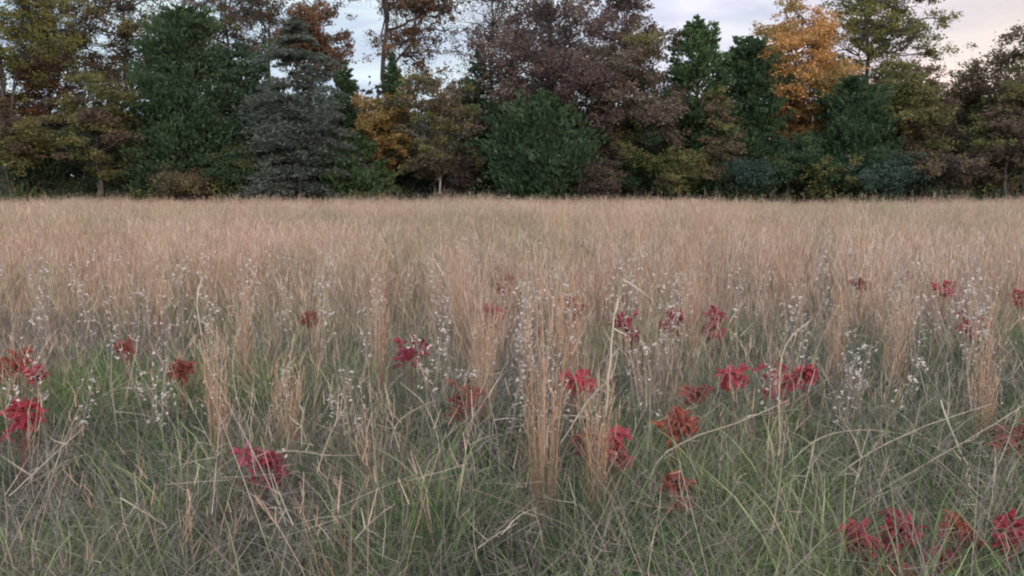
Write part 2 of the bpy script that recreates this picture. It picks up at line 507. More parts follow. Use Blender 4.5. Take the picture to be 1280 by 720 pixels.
# the wood behind: one dark mass of undergrowth and trunks
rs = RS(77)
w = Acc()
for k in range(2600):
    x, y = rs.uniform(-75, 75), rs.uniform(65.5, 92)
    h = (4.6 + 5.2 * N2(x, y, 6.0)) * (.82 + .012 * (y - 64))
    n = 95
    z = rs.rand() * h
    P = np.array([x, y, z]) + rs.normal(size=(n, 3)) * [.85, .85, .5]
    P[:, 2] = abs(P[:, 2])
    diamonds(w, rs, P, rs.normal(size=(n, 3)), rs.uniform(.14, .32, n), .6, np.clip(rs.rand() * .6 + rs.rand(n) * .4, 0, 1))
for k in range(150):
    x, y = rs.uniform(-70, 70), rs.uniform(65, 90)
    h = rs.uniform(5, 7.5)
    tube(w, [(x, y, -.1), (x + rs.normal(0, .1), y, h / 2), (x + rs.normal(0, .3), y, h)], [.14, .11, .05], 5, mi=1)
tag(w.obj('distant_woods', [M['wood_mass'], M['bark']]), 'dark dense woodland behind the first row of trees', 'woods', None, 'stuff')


e_ = Acc()
rs = RS(78)
for k in range(900):
    x, y = rs.uniform(-46, 46), 57.2 + 7 * rs.rand() ** 1.3
    h = (.7 + 1.9 * N3(x, y, 3.2) ** 1.5) * (.7 + .10 * (y - 57))
    n = 75
    z = h * rs.rand() ** .8
    P = np.array([x, y, z]) + rs.normal(size=(n, 3)) * [.5, .4, .32]
    P[:, 2] = abs(P[:, 2])
    mi = rs.choice(4, p=[.36, .24, .26, .14])
    diamonds(e_, rs, P, rs.normal(size=(n, 3)) + [0, 0, .5], rs.uniform(.05, .13, n), .5, np.clip(rs.rand() * .5 + rs.rand(n) * .5, 0, 1), mi)
tag(e_.obj('undergrowth', [M['shade_green'], M['dim_brown'], M['olive'], M['teal']]), 'low brambles and saplings along the foot of the trees', 'undergrowth', None, 'stuff')


# ------------------------------------------------------------------ grass: tuft variants (kept out of the scene), scattered as stuff
def collect(name, objs):
    c = bpy.data.collections.new(name)
    for o in objs:
        c.objects.link(o)
    return c


def sedge_tuft(rs, n=85, h=1.0, spread=.10, thick=.0042, lean=.085, fl=120, acc=None, bend=1.0):
    a = acc or Acc()
    az = rs.rand(n) * 2 * PI
    r = spread * rs.rand(n) ** .6
    P = np.stack([r * np.cos(az), r * np.sin(az), np.zeros(n)], -1)
    out = np.stack([np.cos(az), np.sin(az), np.zeros(n)], -1)
    jit = rs.normal(0, lean, (n, 3)) * [1, 1, 0]
    Dr = unit(np.array([0, 0, 1.]) + out * (r / spread)[:, None] * lean * .8 + jit)
    B = (out * .5 + rs.normal(0, .6, (n, 3))) * [1, 1, .2] * rs.uniform(.03, .20, n)[:, None] * bend - np.array([0, 0, .03])
    L = h * (1.08 - .6 * rs.rand(n) ** 1.5)
    rnd = np.clip(rs.normal(.46, .32, n), 0, 1)
    pts = ribbons(a, rs, P, Dr, B, L, thick * rs.uniform(.7, 1.5, n), 4, rnd)
    # side branchlets with fluff along the upper half of each stalk
    i = rs.randint(0, n, fl)
    t = rs.uniform(.45, 1, fl)
    seg = np.clip((t * 4).astype(int), 0, 3)
    f = (t * 4 - seg)[:, None]
    Q0 = pts[i, seg] * (1 - f) + pts[i, seg + 1] * f
    ribbons(a, rs, Q0, unit(Dr[i] + rs.normal(0, .25, (fl, 3))), rs.normal(0, .1, (fl, 3)), rs.uniform(.04, .13, fl), np.full(fl, thick * 1.3), 1,
            np.clip(rs.normal(.7, .2, fl), 0, 1), 0, .5)
    # leaves at the base, curling out
    m_ = n // 2
    az = rs.rand(m_) * 2 * PI
    out = np.stack([np.cos(az), np.sin(az), np.zeros(m_)], -1)
    out *= min(1, lean / .085)
    ribbons(a, rs, out * spread * .7 * rs.rand(m_)[:, None], unit(np.array([0, 0, 1.]) + out * rs.uniform(.1, .5, m_)[:, None]),
            out * rs.uniform(.15, .6, m_)[:, None] - np.array([0, 0, .25]), h * rs.uniform(.3, .62, m_), thick * rs.uniform(.9, 1.6, m_), 4,
            np.clip(rs.normal(.35, .2, m_), 0, 1))
    return a


def low_tuft(rs, n=70, h=.42, spread=.12, thick=.0046, curl=.6):
    a = Acc()
    az = rs.rand(n) * 2 * PI
    out = np.stack([np.cos(az), np.sin(az), np.zeros(n)], -1)
    P = out * (spread * rs.rand(n) ** .5)[:, None]
    Dr = unit(np.array([0, 0, 1.]) + out * rs.uniform(0, .75, n)[:, None] + rs.normal(0, .18, (n, 3)))
    B = out * (curl * rs.uniform(.1, .9, n))[:, None] - np.array([0, 0, 1]) * rs.uniform(.05, .5, n)[:, None]
    ribbons(a, rs, P, Dr, B, h * rs.uniform(.45, 1.15, n), thick * (.5 + 1.9 * rs.rand(n) ** 2.5), 4, np.clip(rs.normal(.42, .24, n), 0, 1), 0, .1)
    return a


def mat_tuft(rs, n=40, h=.50, spread=.28, thick=.0029):
    """matted dead stems and twiggy weeds, criss-crossing"""
    a = Acc()
    P = np.stack([rs.normal(0, spread, n), rs.normal(0, spread, n), rs.uniform(0, .12, n)], -1)
    az = rs.rand(n) * 2 * PI
    el = rs.uniform(.1, 1.35, n)
    Dr = np.stack([np.cos(az) * np.cos(el), np.sin(az) * np.cos(el), np.sin(el)], -1)
    B = rs.normal(0, .22, (n, 3)) - np.array([0, 0, .22])
    L = h * rs.uniform(.35, 1.2, n)
    pts = ribbons(a, rs, P, Dr, B, L, thick * rs.uniform(.5, 1.4, n), 4, np.clip(rs.normal(.45, .25, n), 0, 1), 0, .3)
    k = n * 3
    i = rs.randint(0, n, k)
    s = rs.randint(1, 5, k)
    ribbons(a, rs, pts[i, s], unit(Dr[i] * .5 + rs.normal(0, .7, (k, 3))), rs.normal(0, .2, (k, 3)), rs.uniform(.03, .14, k), np.full(k, thick * .6), 2,
            np.clip(rs.normal(.4, .25, k), 0, 1), 0, .3)
    return a


def scatter(name, coll, x, y, scl, tilt, seed, tint, label, cat):
    rs = RS(seed)
    n = len(x)
    me = bpy.data.meshes.new(name)
    me.vertices.add(n)
    z = (N1(x, y, 3.0) - .5) * .07 - .03
    me.vertices.foreach_set('co', np.stack([x, y, z], -1).astype(np.float32).ravel())
    for nm, ty, val in (('rot', 'FLOAT_VECTOR', np.stack([rs.normal(0, tilt, n), rs.normal(0, tilt, n), rs.rand(n) * 2 * PI], -1)),
                        ('scl', 'FLOAT_VECTOR', scl)):
        me.attributes.new(nm, ty, 'POINT').data.foreach_set('vector', val.astype(np.float32).ravel())
    me.attributes.new('idx', 'INT', 'POINT').data.foreach_set('value', rs.randint(0, 64, n).astype(np.int32))
    me.attributes.new('tint', 'FLOAT', 'POINT').data.foreach_set('value', np.clip(tint, 0, 1).astype(np.float32))
    me.update()
    o = bpy.data.objects.new(name, me)
    C.objects.link(o)
    ng = bpy.data.node_groups.new(name + '_scatter', 'GeometryNodeTree')
    ng.interface.new_socket('Geometry', in_out='INPUT', socket_type='NodeSocketGeometry')
    ng.interface.new_socket('Geometry', in_out='OUTPUT', socket_type='NodeSocketGeometry')
    gi, go = ng.nodes.new('NodeGroupInput'), ng.nodes.new('NodeGroupOutput')
    ip = ng.nodes.new('GeometryNodeInstanceOnPoints')
    ci = ng.nodes.new('GeometryNodeCollectionInfo')
    ci.inputs['Collection'].default_value = coll
    ci.inputs['Separate Children'].default_value = True
    ci.inputs['Reset Children'].default_value = True
    ip.inputs['Pick Instance'].default_value = True

    def attr(nm, ty):
        a = ng.nodes.new('GeometryNodeInputNamedAttribute')
        a.data_type = ty
        a.inputs['Name'].default_value = nm
        return a.outputs['Attribute']
    L = ng.links.new
    L(gi.outputs[0], ip.inputs['Points'])
    L(ci.outputs[0], ip.inputs['Instance'])
    L(attr('idx', 'INT'), ip.inputs['Instance Index'])
    L(attr('rot', 'FLOAT_VECTOR'), ip.inputs['Rotation'])
    L(attr('scl', 'FLOAT_VECTOR'), ip.inputs['Scale'])
    L(ip.outputs[0], go.inputs[0])
    md = o.modifiers.new('scatter', 'NODES')
    md.node_group = ng
    return tag(o, label, cat, None, 'stuff')


def field_points(seed, y0, y1, dens, margin=7.0):
    """random points over the wedge of field seen by the camera (plus a margin)"""
    rs = RS(seed)
    n = int((y1 - y0) * (1.16 * y1 + 2 * margin) * dens)
    y = rs.uniform(y0, y1, n)
    x = rs.uniform(-(.58 * y1 + margin), .58 * y1 + margin, n)
    k = abs(x) < .58 * y + margin
    return x[k], y[k], rs


def thin(rs, p):
    return rs.rand(len(p)) < p


# tall tan broomsedge
sc_ = collect('sedge_tufts', [sedge_tuft(RS(100 + i), n=[54, 40, 64, 34, 50, 46, 60, 38][i], h=[1, .95, 1.05, .9, 1.1, 1, .97, 1.02][i],
              spread=[.10, .16, .12, .22, .09, .14, .18, .12][i]).obj('sedge_tuft', M['sedge'], link=False) for i in range(8)])
X, Y, T, SC = [], [], [], []
for y0, y1, dn in ((2.4, 12, 9), (12, 30, 9), (30, 62, 7)):
    x, y, rs = field_points(200 + int(y0), y0, y1, dn)
    edge = 8.2 + 3.4 * (N1(x, y, 2.6) - .5) + 1.6 * (N2(x, y, 1.1) - .5)
    p = np.where(y < 4.8, 0, np.clip((y - edge) / 5.0 + .25, .035, 1))
    k = thin(rs, p * np.clip(.15 + 1.5 * (N3(x, y, .8) - .15), .1, 1) * np.where(y > 52, .5, 1))
    x, y = x[k], y[k]
    n = len(x)
    h = np.where(y > 30, .68, .78) + .30 * N2(x, y, 4.0) + np.where(y > 35, .30, 0) * (N1(x, y, 7.0) - .5) + rs.normal(0, np.where(y > 45, .17, .11), n) + (rs.rand(n) < .07) * rs.uniform(.1, .35, n)
    h[y < 6] *= .9
    wd = rs.uniform(.8, 1.35, n) * np.where(y > 25, 1.6, np.where(y > 12, 1.25, 1))
    X.append(x), Y.append(y), SC.append(np.stack([wd, wd, h], -1))
    T.append(.5 + 1.0 * (N1(x, y, 5.0) - .5) + .7 * (N3(x, y, 1.3) - .5) + rs.normal(0, .26, n))
X, Y, T, SC = np.concatenate(X), np.concatenate(Y), np.concatenate(T), np.concatenate(SC)
print('sedge', len(X))
scatter('tall_meadow_grass', sc_, X, Y, SC, .045, 5, T, 'tall tan meadow grass covering the field up to the trees', 'grass')

# sparse thin stalks and weeds between the short grass and the tall stand
tc_ = collect('thin_tufts', [sedge_tuft(RS(150 + i), n=[9, 14, 6, 18, 11, 8][i], h=[.95, .85, 1.0, .8, .9, .7][i], spread=[.05, .12, .03, .16, .09, .2][i],
              lean=.12, thick=.0032, fl=[20, 40, 14, 50, 30, 16][i]).obj('thin_tuft', M['sedge'], link=False) for i in range(6)])
x, y, rs = field_points(777, 2.9, 13, 17, 5)
k = thin(rs, np.clip((y - 2.6) / 4.5, .12, 1) * np.clip((14 - y) / 4, 0, 1) * np.clip(.2 + 1.3 * (N1(x, y, 1.1) - .2), .12, 1))
x, y = x[k], y[k]
n = len(x)
s_ = rs.uniform(.7, 1.1, n)
scatter('thin_meadow_grass', tc_, x, y, np.stack([np.ones(n), np.ones(n), s_], -1), .10, 15,
        .45 + .9 * (N2(x, y, 1.4) - .5) + rs.normal(0, .28, n), 'scattered thin tan stalks between the short and the tall grass', 'grass')

# short green grass
gc_ = collect('green_tufts', [low_tuft(RS(300 + i), n=64, h=[.42, .5, .36, .55, .46, .4][i]).obj('green_tuft', M['green'], link=False) for i in range(6)])
X, Y, T, SC = [], [], [], []
for y0, y1, dn in ((1.6, 9, 44), (9, 22, 12)):
    x, y, rs = field_points(400 + int(y0), y0, y1, dn, 4.5)
    k = thin(rs, .35 + .65 * N2(x, y, .9))
    x, y = x[k], y[k]
    n = len(x)
    s = (.55 + .65 * N3(x, y, 1.6)) * rs.uniform(.75, 1.25, n)
    X.append(x), Y.append(y), SC.append(np.stack([s, s, s], -1))
    T.append(.5 + 1.3 * (N1(x, y, 1.1) - .5) + rs.normal(0, .17, n))
X, Y, T, SC = np.concatenate(X), np.concatenate(Y), np.concatenate(T), np.concatenate(SC)
print('green', len(X))
scatter('green_grass', gc_, X, Y, SC, .12, 6, T, 'short grey-green grass in the foreground of the field', 'grass')

# matted dead stems
dc_ = collect('dead_tufts', [mat_tuft(RS(500 + i)).obj('dead_tuft', M['dead'], link=False) for i in range(6)])
X, Y, T, SC = [], [], [], []
for y0, y1, dn in ((1.6, 9, 22), (9, 18, 9)):
    x, y, rs = field_points(600 + int(y0), y0, y1, dn, 4.5)
    k = thin(rs, .25 + .75 * N1(x, y, 1.2))
    x, y = x[k], y[k]
    n = len(x)
    s = rs.uniform(.7, 1.25, n) * (.8 + .4 * N3(x, y, 2.0))
    X.append(x), Y.append(y), SC.append(np.stack([s, s, s], -1))
    T.append(.5 + 1.2 * (N3(x, y, 1.5) - .5) + rs.normal(0, .15, n))
X, Y, T, SC = np.concatenate(X), np.concatenate(Y), np.concatenate(T), np.concatenate(SC)
print('dead', len(X))
scatter('dead_grass', dc_, X, Y, SC, .1, 7, T, 'matted grey dead grass and weed stems low in the field', 'grass')


# ------------------------------------------------------------------ copper grass clumps that stand out one by one
def clump(px, top, Yd, wid, label, seed, n=120, lean=.03, h=None, rs_n=.45):
    base = at_depth(px, 235, Yd)
    h = at_depth(px, top, Yd)[2] if h is None else h
    n = int(n * rs_n)
    rs = RS(seed)
    r = thing('grass_clump', label, 'grass clump', (base[0], Yd, -.02), 'copper grass clumps in the meadow')
    wid *= .5
    sedge_tuft(rs, n=n, h=h, spread=wid, thick=.0034, lean=lean, fl=n * 4, bend=.55).obj('stalk_tuft', M['copper'], r)
    f = Acc()
    k = n * 3
    P = np.stack([np.clip(rs.normal(0, wid * .7 + .015, k), -.13, .13), np.clip(rs.normal(0, wid * .7 + .015, k), -.13, .13), h * rs.uniform(.4, .96, k)], -1)
    diamonds(f, rs, P, np.array([0, 0, 1.]) + rs.normal(0, .6, (k, 3)), rs.uniform(.004, .010, k), .45)
    for q_ in range(3):
        b_ = np.array([[rs.normal(0, wid * .4), rs.normal(0, wid * .4), h * .35]])
        ribbons(f, rs, b_, np.array([[0, 0, 1.]]), rs.normal(0, .05, (1, 3)), np.array([h * .6]), np.array([.003]), 4)
    f.obj('fluff', M['fluff'], r)
    return r


for q in (
        (682, 345, 4.10, .10, 'tallest copper grass clump, standing alone in the centre foreground'),
        (752, 470, 4.05, .05, 'slim copper grass clump just right of the tallest centre clump'),
        (472, 330, 6.4, .06, 'slim copper grass clump above the pinkish red seedling left of centre'),
        (604, 395, 5.6, .07, 'pinkish copper grass clump between the two red seedlings at centre'),
        (574, 275, 8.2, .12, 'tall pinkish copper grass clump behind the centre red seedlings'),
        (262, 420, 4.9, .09, 'copper grass clump beside the dark red seedling on the left'),
        (350, 440, 5.0, .09, 'copper grass clump behind the dark red seedling on the left'),
        (296, 350, 6.6, .11, 'broad copper grass clump farther back at left'),
        (1130, 355, 6.6, .12, 'broad straw-copper grass clump right of the bright red seedling'),
        (1052, 370, 6.9, .08, 'copper grass clump behind the bright red seedling'),
        (715, 350, 6.2, .07, 'copper grass clump behind the red seedling at centre'),
        (1245, 400, 5.2, .08, 'copper grass clump near the right edge of the meadow'),
        (870, 310, 8.0, .10, 'orange-copper grass clump between the two crimson seedlings'),
        (190, 300, 9.0, .12, 'pale copper grass clump in the left middle distance')):
    clump(*q, seed=int(q[0] * 3 + 1))


# ------------------------------------------------------------------ red seedlings
def leaflet(acc, rs, base, axis, n, L, wd, rnd):
    """one pointed leaflet folded along its midrib"""
    s = unit(np.cross(axis, n))
    m1, m2 = base + axis * L * .35, base + axis * L * .68 - n * L * .06
    tp = base + axis * L - n * L * .16
    up = n * wd * .35
    V = np.array([base, m1, m2, tp, m1 + s * wd * .5 + up, m2 + s * wd * .36 + up, m1 - s * wd * .5 + up, m2 - s * wd * .36 + up])
    Q = np.array([[0, 1, 4, 4], [1, 2, 5, 4], [2, 3, 5, 5], [0, 6, 6, 1], [1, 6, 7, 2], [2, 7, 7, 3]])
    # quads only: duplicate corners become thin quads by nudging
    V = np.concatenate([V, [V[4] * .98 + V[0] * .02, V[5] * .98 + V[3] * .02, V[6] * .98 + V[0] * .02, V[7] * .98 + V[3] * .02]])
    Q = np.array([[0, 1, 4, 8], [1, 2, 5, 4], [2, 3, 9, 5], [0, 10, 6, 1], [1, 6, 7, 2], [2, 7, 11, 3]])
    acc.add(V, Q, rnd)


def seedling(px, py, h, w, pal, label, seed, nl=22, lf=.052):
    """red-leaved sumac-like seedling whose leaf cluster centre shows at (px, py), h metres up, w wide"""
    c = at_height(px, py, h)
    if py < 405:
        h -= .07
        c = at_height(px, py, h)
    w = w * .92
    rs = RS(seed)
    r = thing('red_seedling', label, 'seedling', (c[0], c[1], 0), 'red-leaved seedlings in the meadow')
    st, fo = Acc(), Acc()
    ns = 3 if w < .16 else rs.randint(4, 7)
    for q in range(ns):
        off = np.array([rs.uniform(-.36, .36) * w, rs.uniform(-.36, .36) * w])
        topz = h + w * rs.uniform(-.35, .30)
        root_ = np.array([off[0] * .2, off[1] * .2, -.03])
        tip = np.array([off[0], off[1], topz])
        path = bez(root_, np.array([off[0] * .3 + rs.normal(0, .02), off[1] * .3, topz * .6]), tip, 12)
        tube(st, path, np.linspace(.0045, .0018, 12), 5)
        tone = rs.rand()
        for k in range(max(3, int(nl / ns) + rs.randint(-1, 3))):
            t = 1 - (w * .55 / max(topz, .1)) * rs.rand() ** 1.3
            a = np.array([np.interp(t * 11, range(12), path[:, j]) for j in range(3)])
            az = rs.rand() * 2 * PI
            d0 = unit(np.array([math.cos(az), math.sin(az), rs.uniform(-.35, .55)]))
            ln = w * rs.uniform(.12, .34)
            e = a + d0 * ln + np.array([0, 0, -ln * rs.uniform(0, .35)])
            p = bez(a, (a + e) / 2 + np.array([0, 0, ln * .15]), e, 5)
            tube(st, p, np.linspace(.0016, .001, 5), 3, rnd=.3)
            col = np.clip(.5 * tone + .5 * rs.rand(), 0, 1)
            for j in (1, 2, 3, 4, 4, 4):
                ax = unit(d0 * rs.uniform(.2, 1) + rs.normal(0, .55, 3) + np.array([0, 0, -.15]))
                nn = rs.normal(0, .55, 3) + np.array([0, -.55, .7])
                nn = unit(nn - ax * np.dot(nn, ax))
                leaflet(fo, rs, p[j] + rs.normal(0, .004, 3), ax, nn, lf * rs.uniform(.55, 1.25), lf * rs.uniform(.34, .55), np.clip(.6 * col + .4 * rs.rand(), 0, 1))
    st.obj('stem', M['red_stem'], r)
    fo.obj('foliage', M[pal], r)
    return r


for q in (
        (16, 440, .50, .26, 'orange_red', 'orange-red seedling at the left edge, upper of the two there'),
        (46, 458, .46, .13, 'red', 'small bright red seedling touching the orange-red one at the left edge'),
        (24, 515, .42, .22, 'red', 'red seedling at the left edge, lower of the two there'),
        (156, 430, .50, .14, 'dull_red', 'dull brown-red seedling in the grass at left'),
        (228, 460, .48, .15, 'dull_red', 'dull orange-brown seedling right of the dull brown-red one'),
        (322, 570, .36, .24, 'crimson', 'dark red seedling low in the left foreground'),
        (508, 430, .55, .24, 'crimson', 'pinkish red seedling left of centre below a slim copper clump'),
        (612, 389, .62, .22, 'red', 'red seedling at centre, farthest back of the centre ones'),
        (716, 380, .62, .24, 'dull_red', 'faded pinkish red seedling half hidden behind tan grass'),
        (580, 490, .46, .20, 'dull_red', 'dull red seedling left of the tallest copper grass clump'),
        (718, 475, .52, .19, 'red', 'red seedling just right of the tallest copper grass clump'),
        (786, 404, .60, .24, 'crimson', 'purplish crimson seedling beside the forked pale stalk'),
        (840, 398, .62, .22, 'crimson', 'crimson seedling left of the orange-copper clump'),
        (890, 398, .62, .22, 'crimson', 'crimson seedling right of the orange-copper clump'),
        (912, 472, .50, .17, 'red', 'small red seedling left of the brightest seedling'),
        (974, 455, .55, .36, 'red', 'brightest and widest red seedling, right of centre'),
        (1014, 466, .50, .15, 'red', 'small red seedling touching the right of the brightest one'),
        (776, 545, .40, .18, 'red', 'red seedling low in the centre right foreground'),
        (848, 520, .44, .18, 'orange_red', 'orange-red seedling below the small red one at right of centre'),
        (736, 541, .40, .13, 'dull_red', 'faint dull red seedling beside the slim copper clump'),
        (846, 598, .30, .15, 'orange_red', 'small rusty seedling near the pale crossing stalks'),
        (870, 482, .48, .12, 'dull_red', 'tiny dull red seedling above the orange-red one'),
        (1184, 356, .66, .24, 'red', 'red seedling in the right middle distance'),
        (1212, 396, .58, .24, 'crimson', 'pink-crimson seedling below the right middle distance one'),
        (1276, 362, .66, .24, 'red', 'red seedling cut by the right edge'),
        (1088, 668, .30, .20, 'red', 'bright red seedling in the right foreground, left of its pair'),
        (1136, 646, .33, .19, 'red', 'bright red seedling in the right foreground, taller of its pair'),
        (1258, 664, .32, .13, 'red', 'red-leaved sprig at the lower right edge'),
        (1168, 686, .24, .09, 'crimson', 'small pink sprig below the right foreground pair'),
        (1122, 706, .22, .16, 'orange_red', 'red sprig at the bottom edge of the right foreground'),
        (1200, 652, .30, .15, 'orange_red', 'faded orange-red sprig right of the foreground pair'),
        (386, 394, .62, .16, 'dull_red', 'dull orange-brown seedling in the left middle distance'),
        (630, 352, .70, .15, 'dull_red', 'faint dull red seedling behind the red one at centre'),
        (1072, 350, .70, .15, 'dull_red', 'faint dull red seedling in tan grass right of centre'),
        (1262, 535, .42, .20, 'dull_red', 'brown-red seedling near the right edge of the foreground')):
    seedling(*q, seed=int(q[0] * 5 + q[1]), lf=.054 if q[1] < 600 else .046)


# ------------------------------------------------------------------ dry weeds with white seed tufts
def weed(px, top, Yd, label, seed, dense=1.0, h=None):
    b = at_depth(px, 235, Yd)
    h = at_depth(px, top, Yd)[2]
    rs = RS(seed)
    r = thing('dry_weed', label, 'weed', (b[0], Yd, -.02), 'white-tufted dry weeds in the meadow')
    st, fl = Acc(), Acc()
    bend = rs.normal(0, .05, 2)
    p = bez(np.array([0, 0, 0.]), np.array([bend[0], bend[1], h * .6]), np.array([bend[0] * 2.5, bend[1] * 2.5, h]), 10)
    tube(st, p, np.linspace(.0035, .0015, 10), 4)
    n = int(28 * dense)
    for k in range(n):
        t = rs.uniform(.42, 1)
        a = np.array([np.interp(t * 9, range(10), p[:, j]) for j in range(3)])
        az = rs.rand() * 2 * PI
        ln = rs.uniform(.01, .085) * (1.25 - .6 * t)
        e = a + np.array([math.cos(az), math.sin(az), rs.uniform(.1, .8)]) * ln
        tube(st, [a, (a + e) / 2 + [0, 0, .004], e], [.0012, .001, .0008], 3)
        m_ = rs.randint(2, 5)
        diamonds(fl, rs, e + rs.normal(0, .005, (m_, 3)), rs.normal(size=(m_, 3)) * [1, 1, .6], rs.uniform(.0045, .0135, m_), .5,
                 np.clip(rs.normal(.6, .25, m_), 0, 1))
    st.obj('stem', M['weed_stem'], r)
    ribbons(fl, rs, p[3:4] + [.0012, 0, 0], unit(p[9:10] - p[3:4]), np.zeros((1, 3)), np.array([np.linalg.norm(p[9] - p[3])]), np.array([.0015]), 4)
    fl.obj('seed_head', M['white_tuft'], r)
    return r


SH = 'slender dry weed with white seed tufts among the tan grass'
for px, top, Yd, lab, dn in (
        (256, 300, 6.4, 'tallest white-tufted weed on the left, above the dull orange-brown seedling', 1.6),
        (84, 295, 7.5, 'white-tufted weed left of a similar one near the left edge', 1.2),
        (120, 325, 7.0, 'white-tufted weed right of a similar one near the left edge', 1.2),
        (24, 375, 6.0, 'white-tufted weed just above the orange-red seedling at the left edge', 1.0),
        (680, 345, 5.9, 'dense white-tufted weed behind the tallest copper grass clump', 1.3),
        (645, 355, 6.4, 'thin white-tufted weed left of the dense one at centre', 1.2),
        (800, 345, 6.1, 'white-tufted weed beside the forked pale stalk', 1.3),
        (828, 335, 6.3, 'tall white-tufted weed above the crimson seedlings', 1.6),
        (1250, 310, 6.2, 'tall white-tufted weed nearest the right edge', 1.5),
        (1226, 350, 6.0, 'shorter white-tufted weed left of the tall one at the right edge', 1.4),
        (1062, 428, 5.4, 'short white-tufted weed right of the brightest red seedling', 1.2),
        (1108, 440, 5.2, 'low white-tufted weed by the broad straw-copper clump', 1.0),
        (74, 470, 5.0, 'low white-tufted weed between the left edge red seedlings', 1.1),
        (299, 555, 4.3, 'white-tufted weed standing by the dark red seedling', .5),
        (460, 365, 6.6, 'white-tufted weed beside a slim copper clump left of centre', 1.1)):
    weed(px, top, Yd, lab, int(px * 11 + top), dn)
rs = RS(31)
for k in range(190):
    px = rs.uniform(-20, 1300)
    Yd = rs.uniform(4.6, 15)
    z = rs.uniform(.75, 1.12) if Yd > 6 else rs.uniform(.5, .85)
    d_ = np.array([(px - 640) / FX * Yd, Yd, z])
    py = 235 + (CAMZ - z) / Yd * FX
    weed(px, py, Yd, SH, 900 + k, rs.uniform(.5, 1.2))


# ------------------------------------------------------------------ pale straw stalks
def stalk(pts, label, rad=.0032, group='pale straw stalks', seed=0, fork=None):
    """pts: (px, py, height) knots along the stalk"""
    W3 = np.array([at_height(*p) for p in pts])
    base = W3[0].copy()
    base[2] = 0
    r = thing('straw_stalk', label, 'dry stalk', base, group)
    rs = RS(seed)

    def smooth(Wp, n=12):
        t = np.linspace(0, len(Wp) - 1, n)
        out = np.stack([np.interp(t, range(len(Wp)), Wp[:, j]) for j in range(3)], -1)
        for _ in range(3):
            out[1:-1] = (out[:-2] + 2 * out[1:-1] + out[2:]) / 4
        out[1:-1] += rs.normal(0, rad * .4, out[1:-1].shape)
        return out
    p = smooth(W3 - base)
    a = Acc()
    tube(a, p, np.linspace(rad, rad * .45, 12), 5, rnd=rs.rand())
    a.obj('stem', M['straw'], r, smooth=True)
    if fork:
        f = np.array([at_height(*q) for q in fork]) - base
        a = Acc()
        tube(a, smooth(f), np.linspace(rad * .7, rad * .35, 12), 5, rnd=rs.rand())
        a.obj('branch', M['straw'], r, smooth=True)
    b = Acc()
    tube(b, p[2:11], np.linspace(rad * 1.12, rad * .7, 9), 5, rnd=.4)      # dry sheath the blades grow from
    n = 5
    i = rs.randint(2, 11, n)
    ribbons(b, rs, p[i], unit(rs.normal(size=(n, 3)) + [0, 0, .3]), rs.normal(0, .3, (n, 3)) - [0, 0, .25], rs.uniform(.06, .20, n), np.full(n, rad * 1.8), 4)
    b.obj('leaf_blade', M['straw'], r)
    return r


stalk([(757, 520, .45), (764, 430, .78), (770, 375, 1.0), (781, 338, 1.17)], 'tall forked pale stalk standing right of centre', .0055, seed=1,
      fork=[(766, 405, .88), (774, 372, 1.0), (779, 366, 1.03)])
stalk([(976, 600, .10), (973, 520, .38), (974, 470, .58), (978, 425, .78), (1012, 402, .86)], 'straight pale stalk rising in front of the brightest red seedling', .0042, seed=2)
stalk([(700, 555, .30), (740, 492, .46), (768, 470, .55), (772, 440, .68)], 'pale stalk leaning right between the two copper clumps', .0042, seed=3,
      fork=[(715, 535, .35), (722, 570, .22), (732, 610, .10)])
stalk([(814, 640, .08), (806, 580, .27), (860, 545, .36), (930, 528, .38), (985, 500, .45)], 'long pale stalk bending right across the centre right foreground', .0038, seed=4)
stalk([(1040, 600, .20), (1100, 555, .33), (1190, 520, .40), (1240, 505, .42)], 'pale stalk slanting up towards the right edge', .0036, seed=5)
stalk([(1080, 625, .16), (1150, 585, .26), (1235, 535, .38), (1290, 500, .47)], 'long straight pale stalk slanting up to the right edge', .0038, seed=6)
stalk([(980, 585, .22), (1020, 545, .33), (1075, 535, .33), (1150, 545, .28)], 'arching pale stalk in the right foreground', .0034, seed=7)
stalk([(1176, 500, .5), (1190, 545, .38), (1215, 590, .25), (1230, 625, .12)], 'pale stalk leaning left above the slanting ones at right', .0042, seed=8)
stalk([(470, 690, .05), (500, 670, .10), (560, 655, .12), (650, 650, .12)], 'pale stalk lying flat at the bottom left of centre', .0034, seed=9)
stalk([(505, 700, .03), (560, 672, .09), (600, 660, .11), (690, 640, .14)], 'second pale stalk lying flat beside the tallest clump foot', .0032, seed=10)
stalk([(455, 655, .10), (490, 620, .19), (520, 596, .25)], 'short pale stalk slanting up left of centre', .0034, seed=11)
stalk([(553, 610, .08), (550, 570, .2), (544, 525, .36), (525, 495, .46), (500, 478, .5)], 'bent grey stalk arching left of the dull red seedling', .0036, seed=12)
stalk([(488, 560, .25), (492, 530, .34), (520, 510, .40), (545, 500, .42)], 'thin grey stalk bending right left of centre', .0028, seed=13)
stalk([(500, 600, .2), (540, 640, .12), (560, 665, .06)], 'short pale stalk falling right near the bottom centre', .003, seed=14)
stalk([(1000, 690, .08), (1080, 662, .12), (1160, 645, .15), (1230, 630, .17)], 'pale stalk lying behind the right foreground seedlings', .003, seed=15)
stalk([(1060, 690, .08), (1130, 678, .11), (1210, 676, .11), (1290, 672, .12)], 'pale stalk lying across the right foreground seedlings', .003, seed=16)
stalk([(1080, 715, .05), (1160, 702, .08), (1230, 696, .08), (1290, 690, .09)], 'lowest pale stalk at the lower right corner', .0032, seed=17)
stalk([(980, 700, .03), (998, 640, .18), (1012, 580, .33), (1020, 545, .42)], 'upright pale stalk left of the right foreground pair', .0032, seed=18)
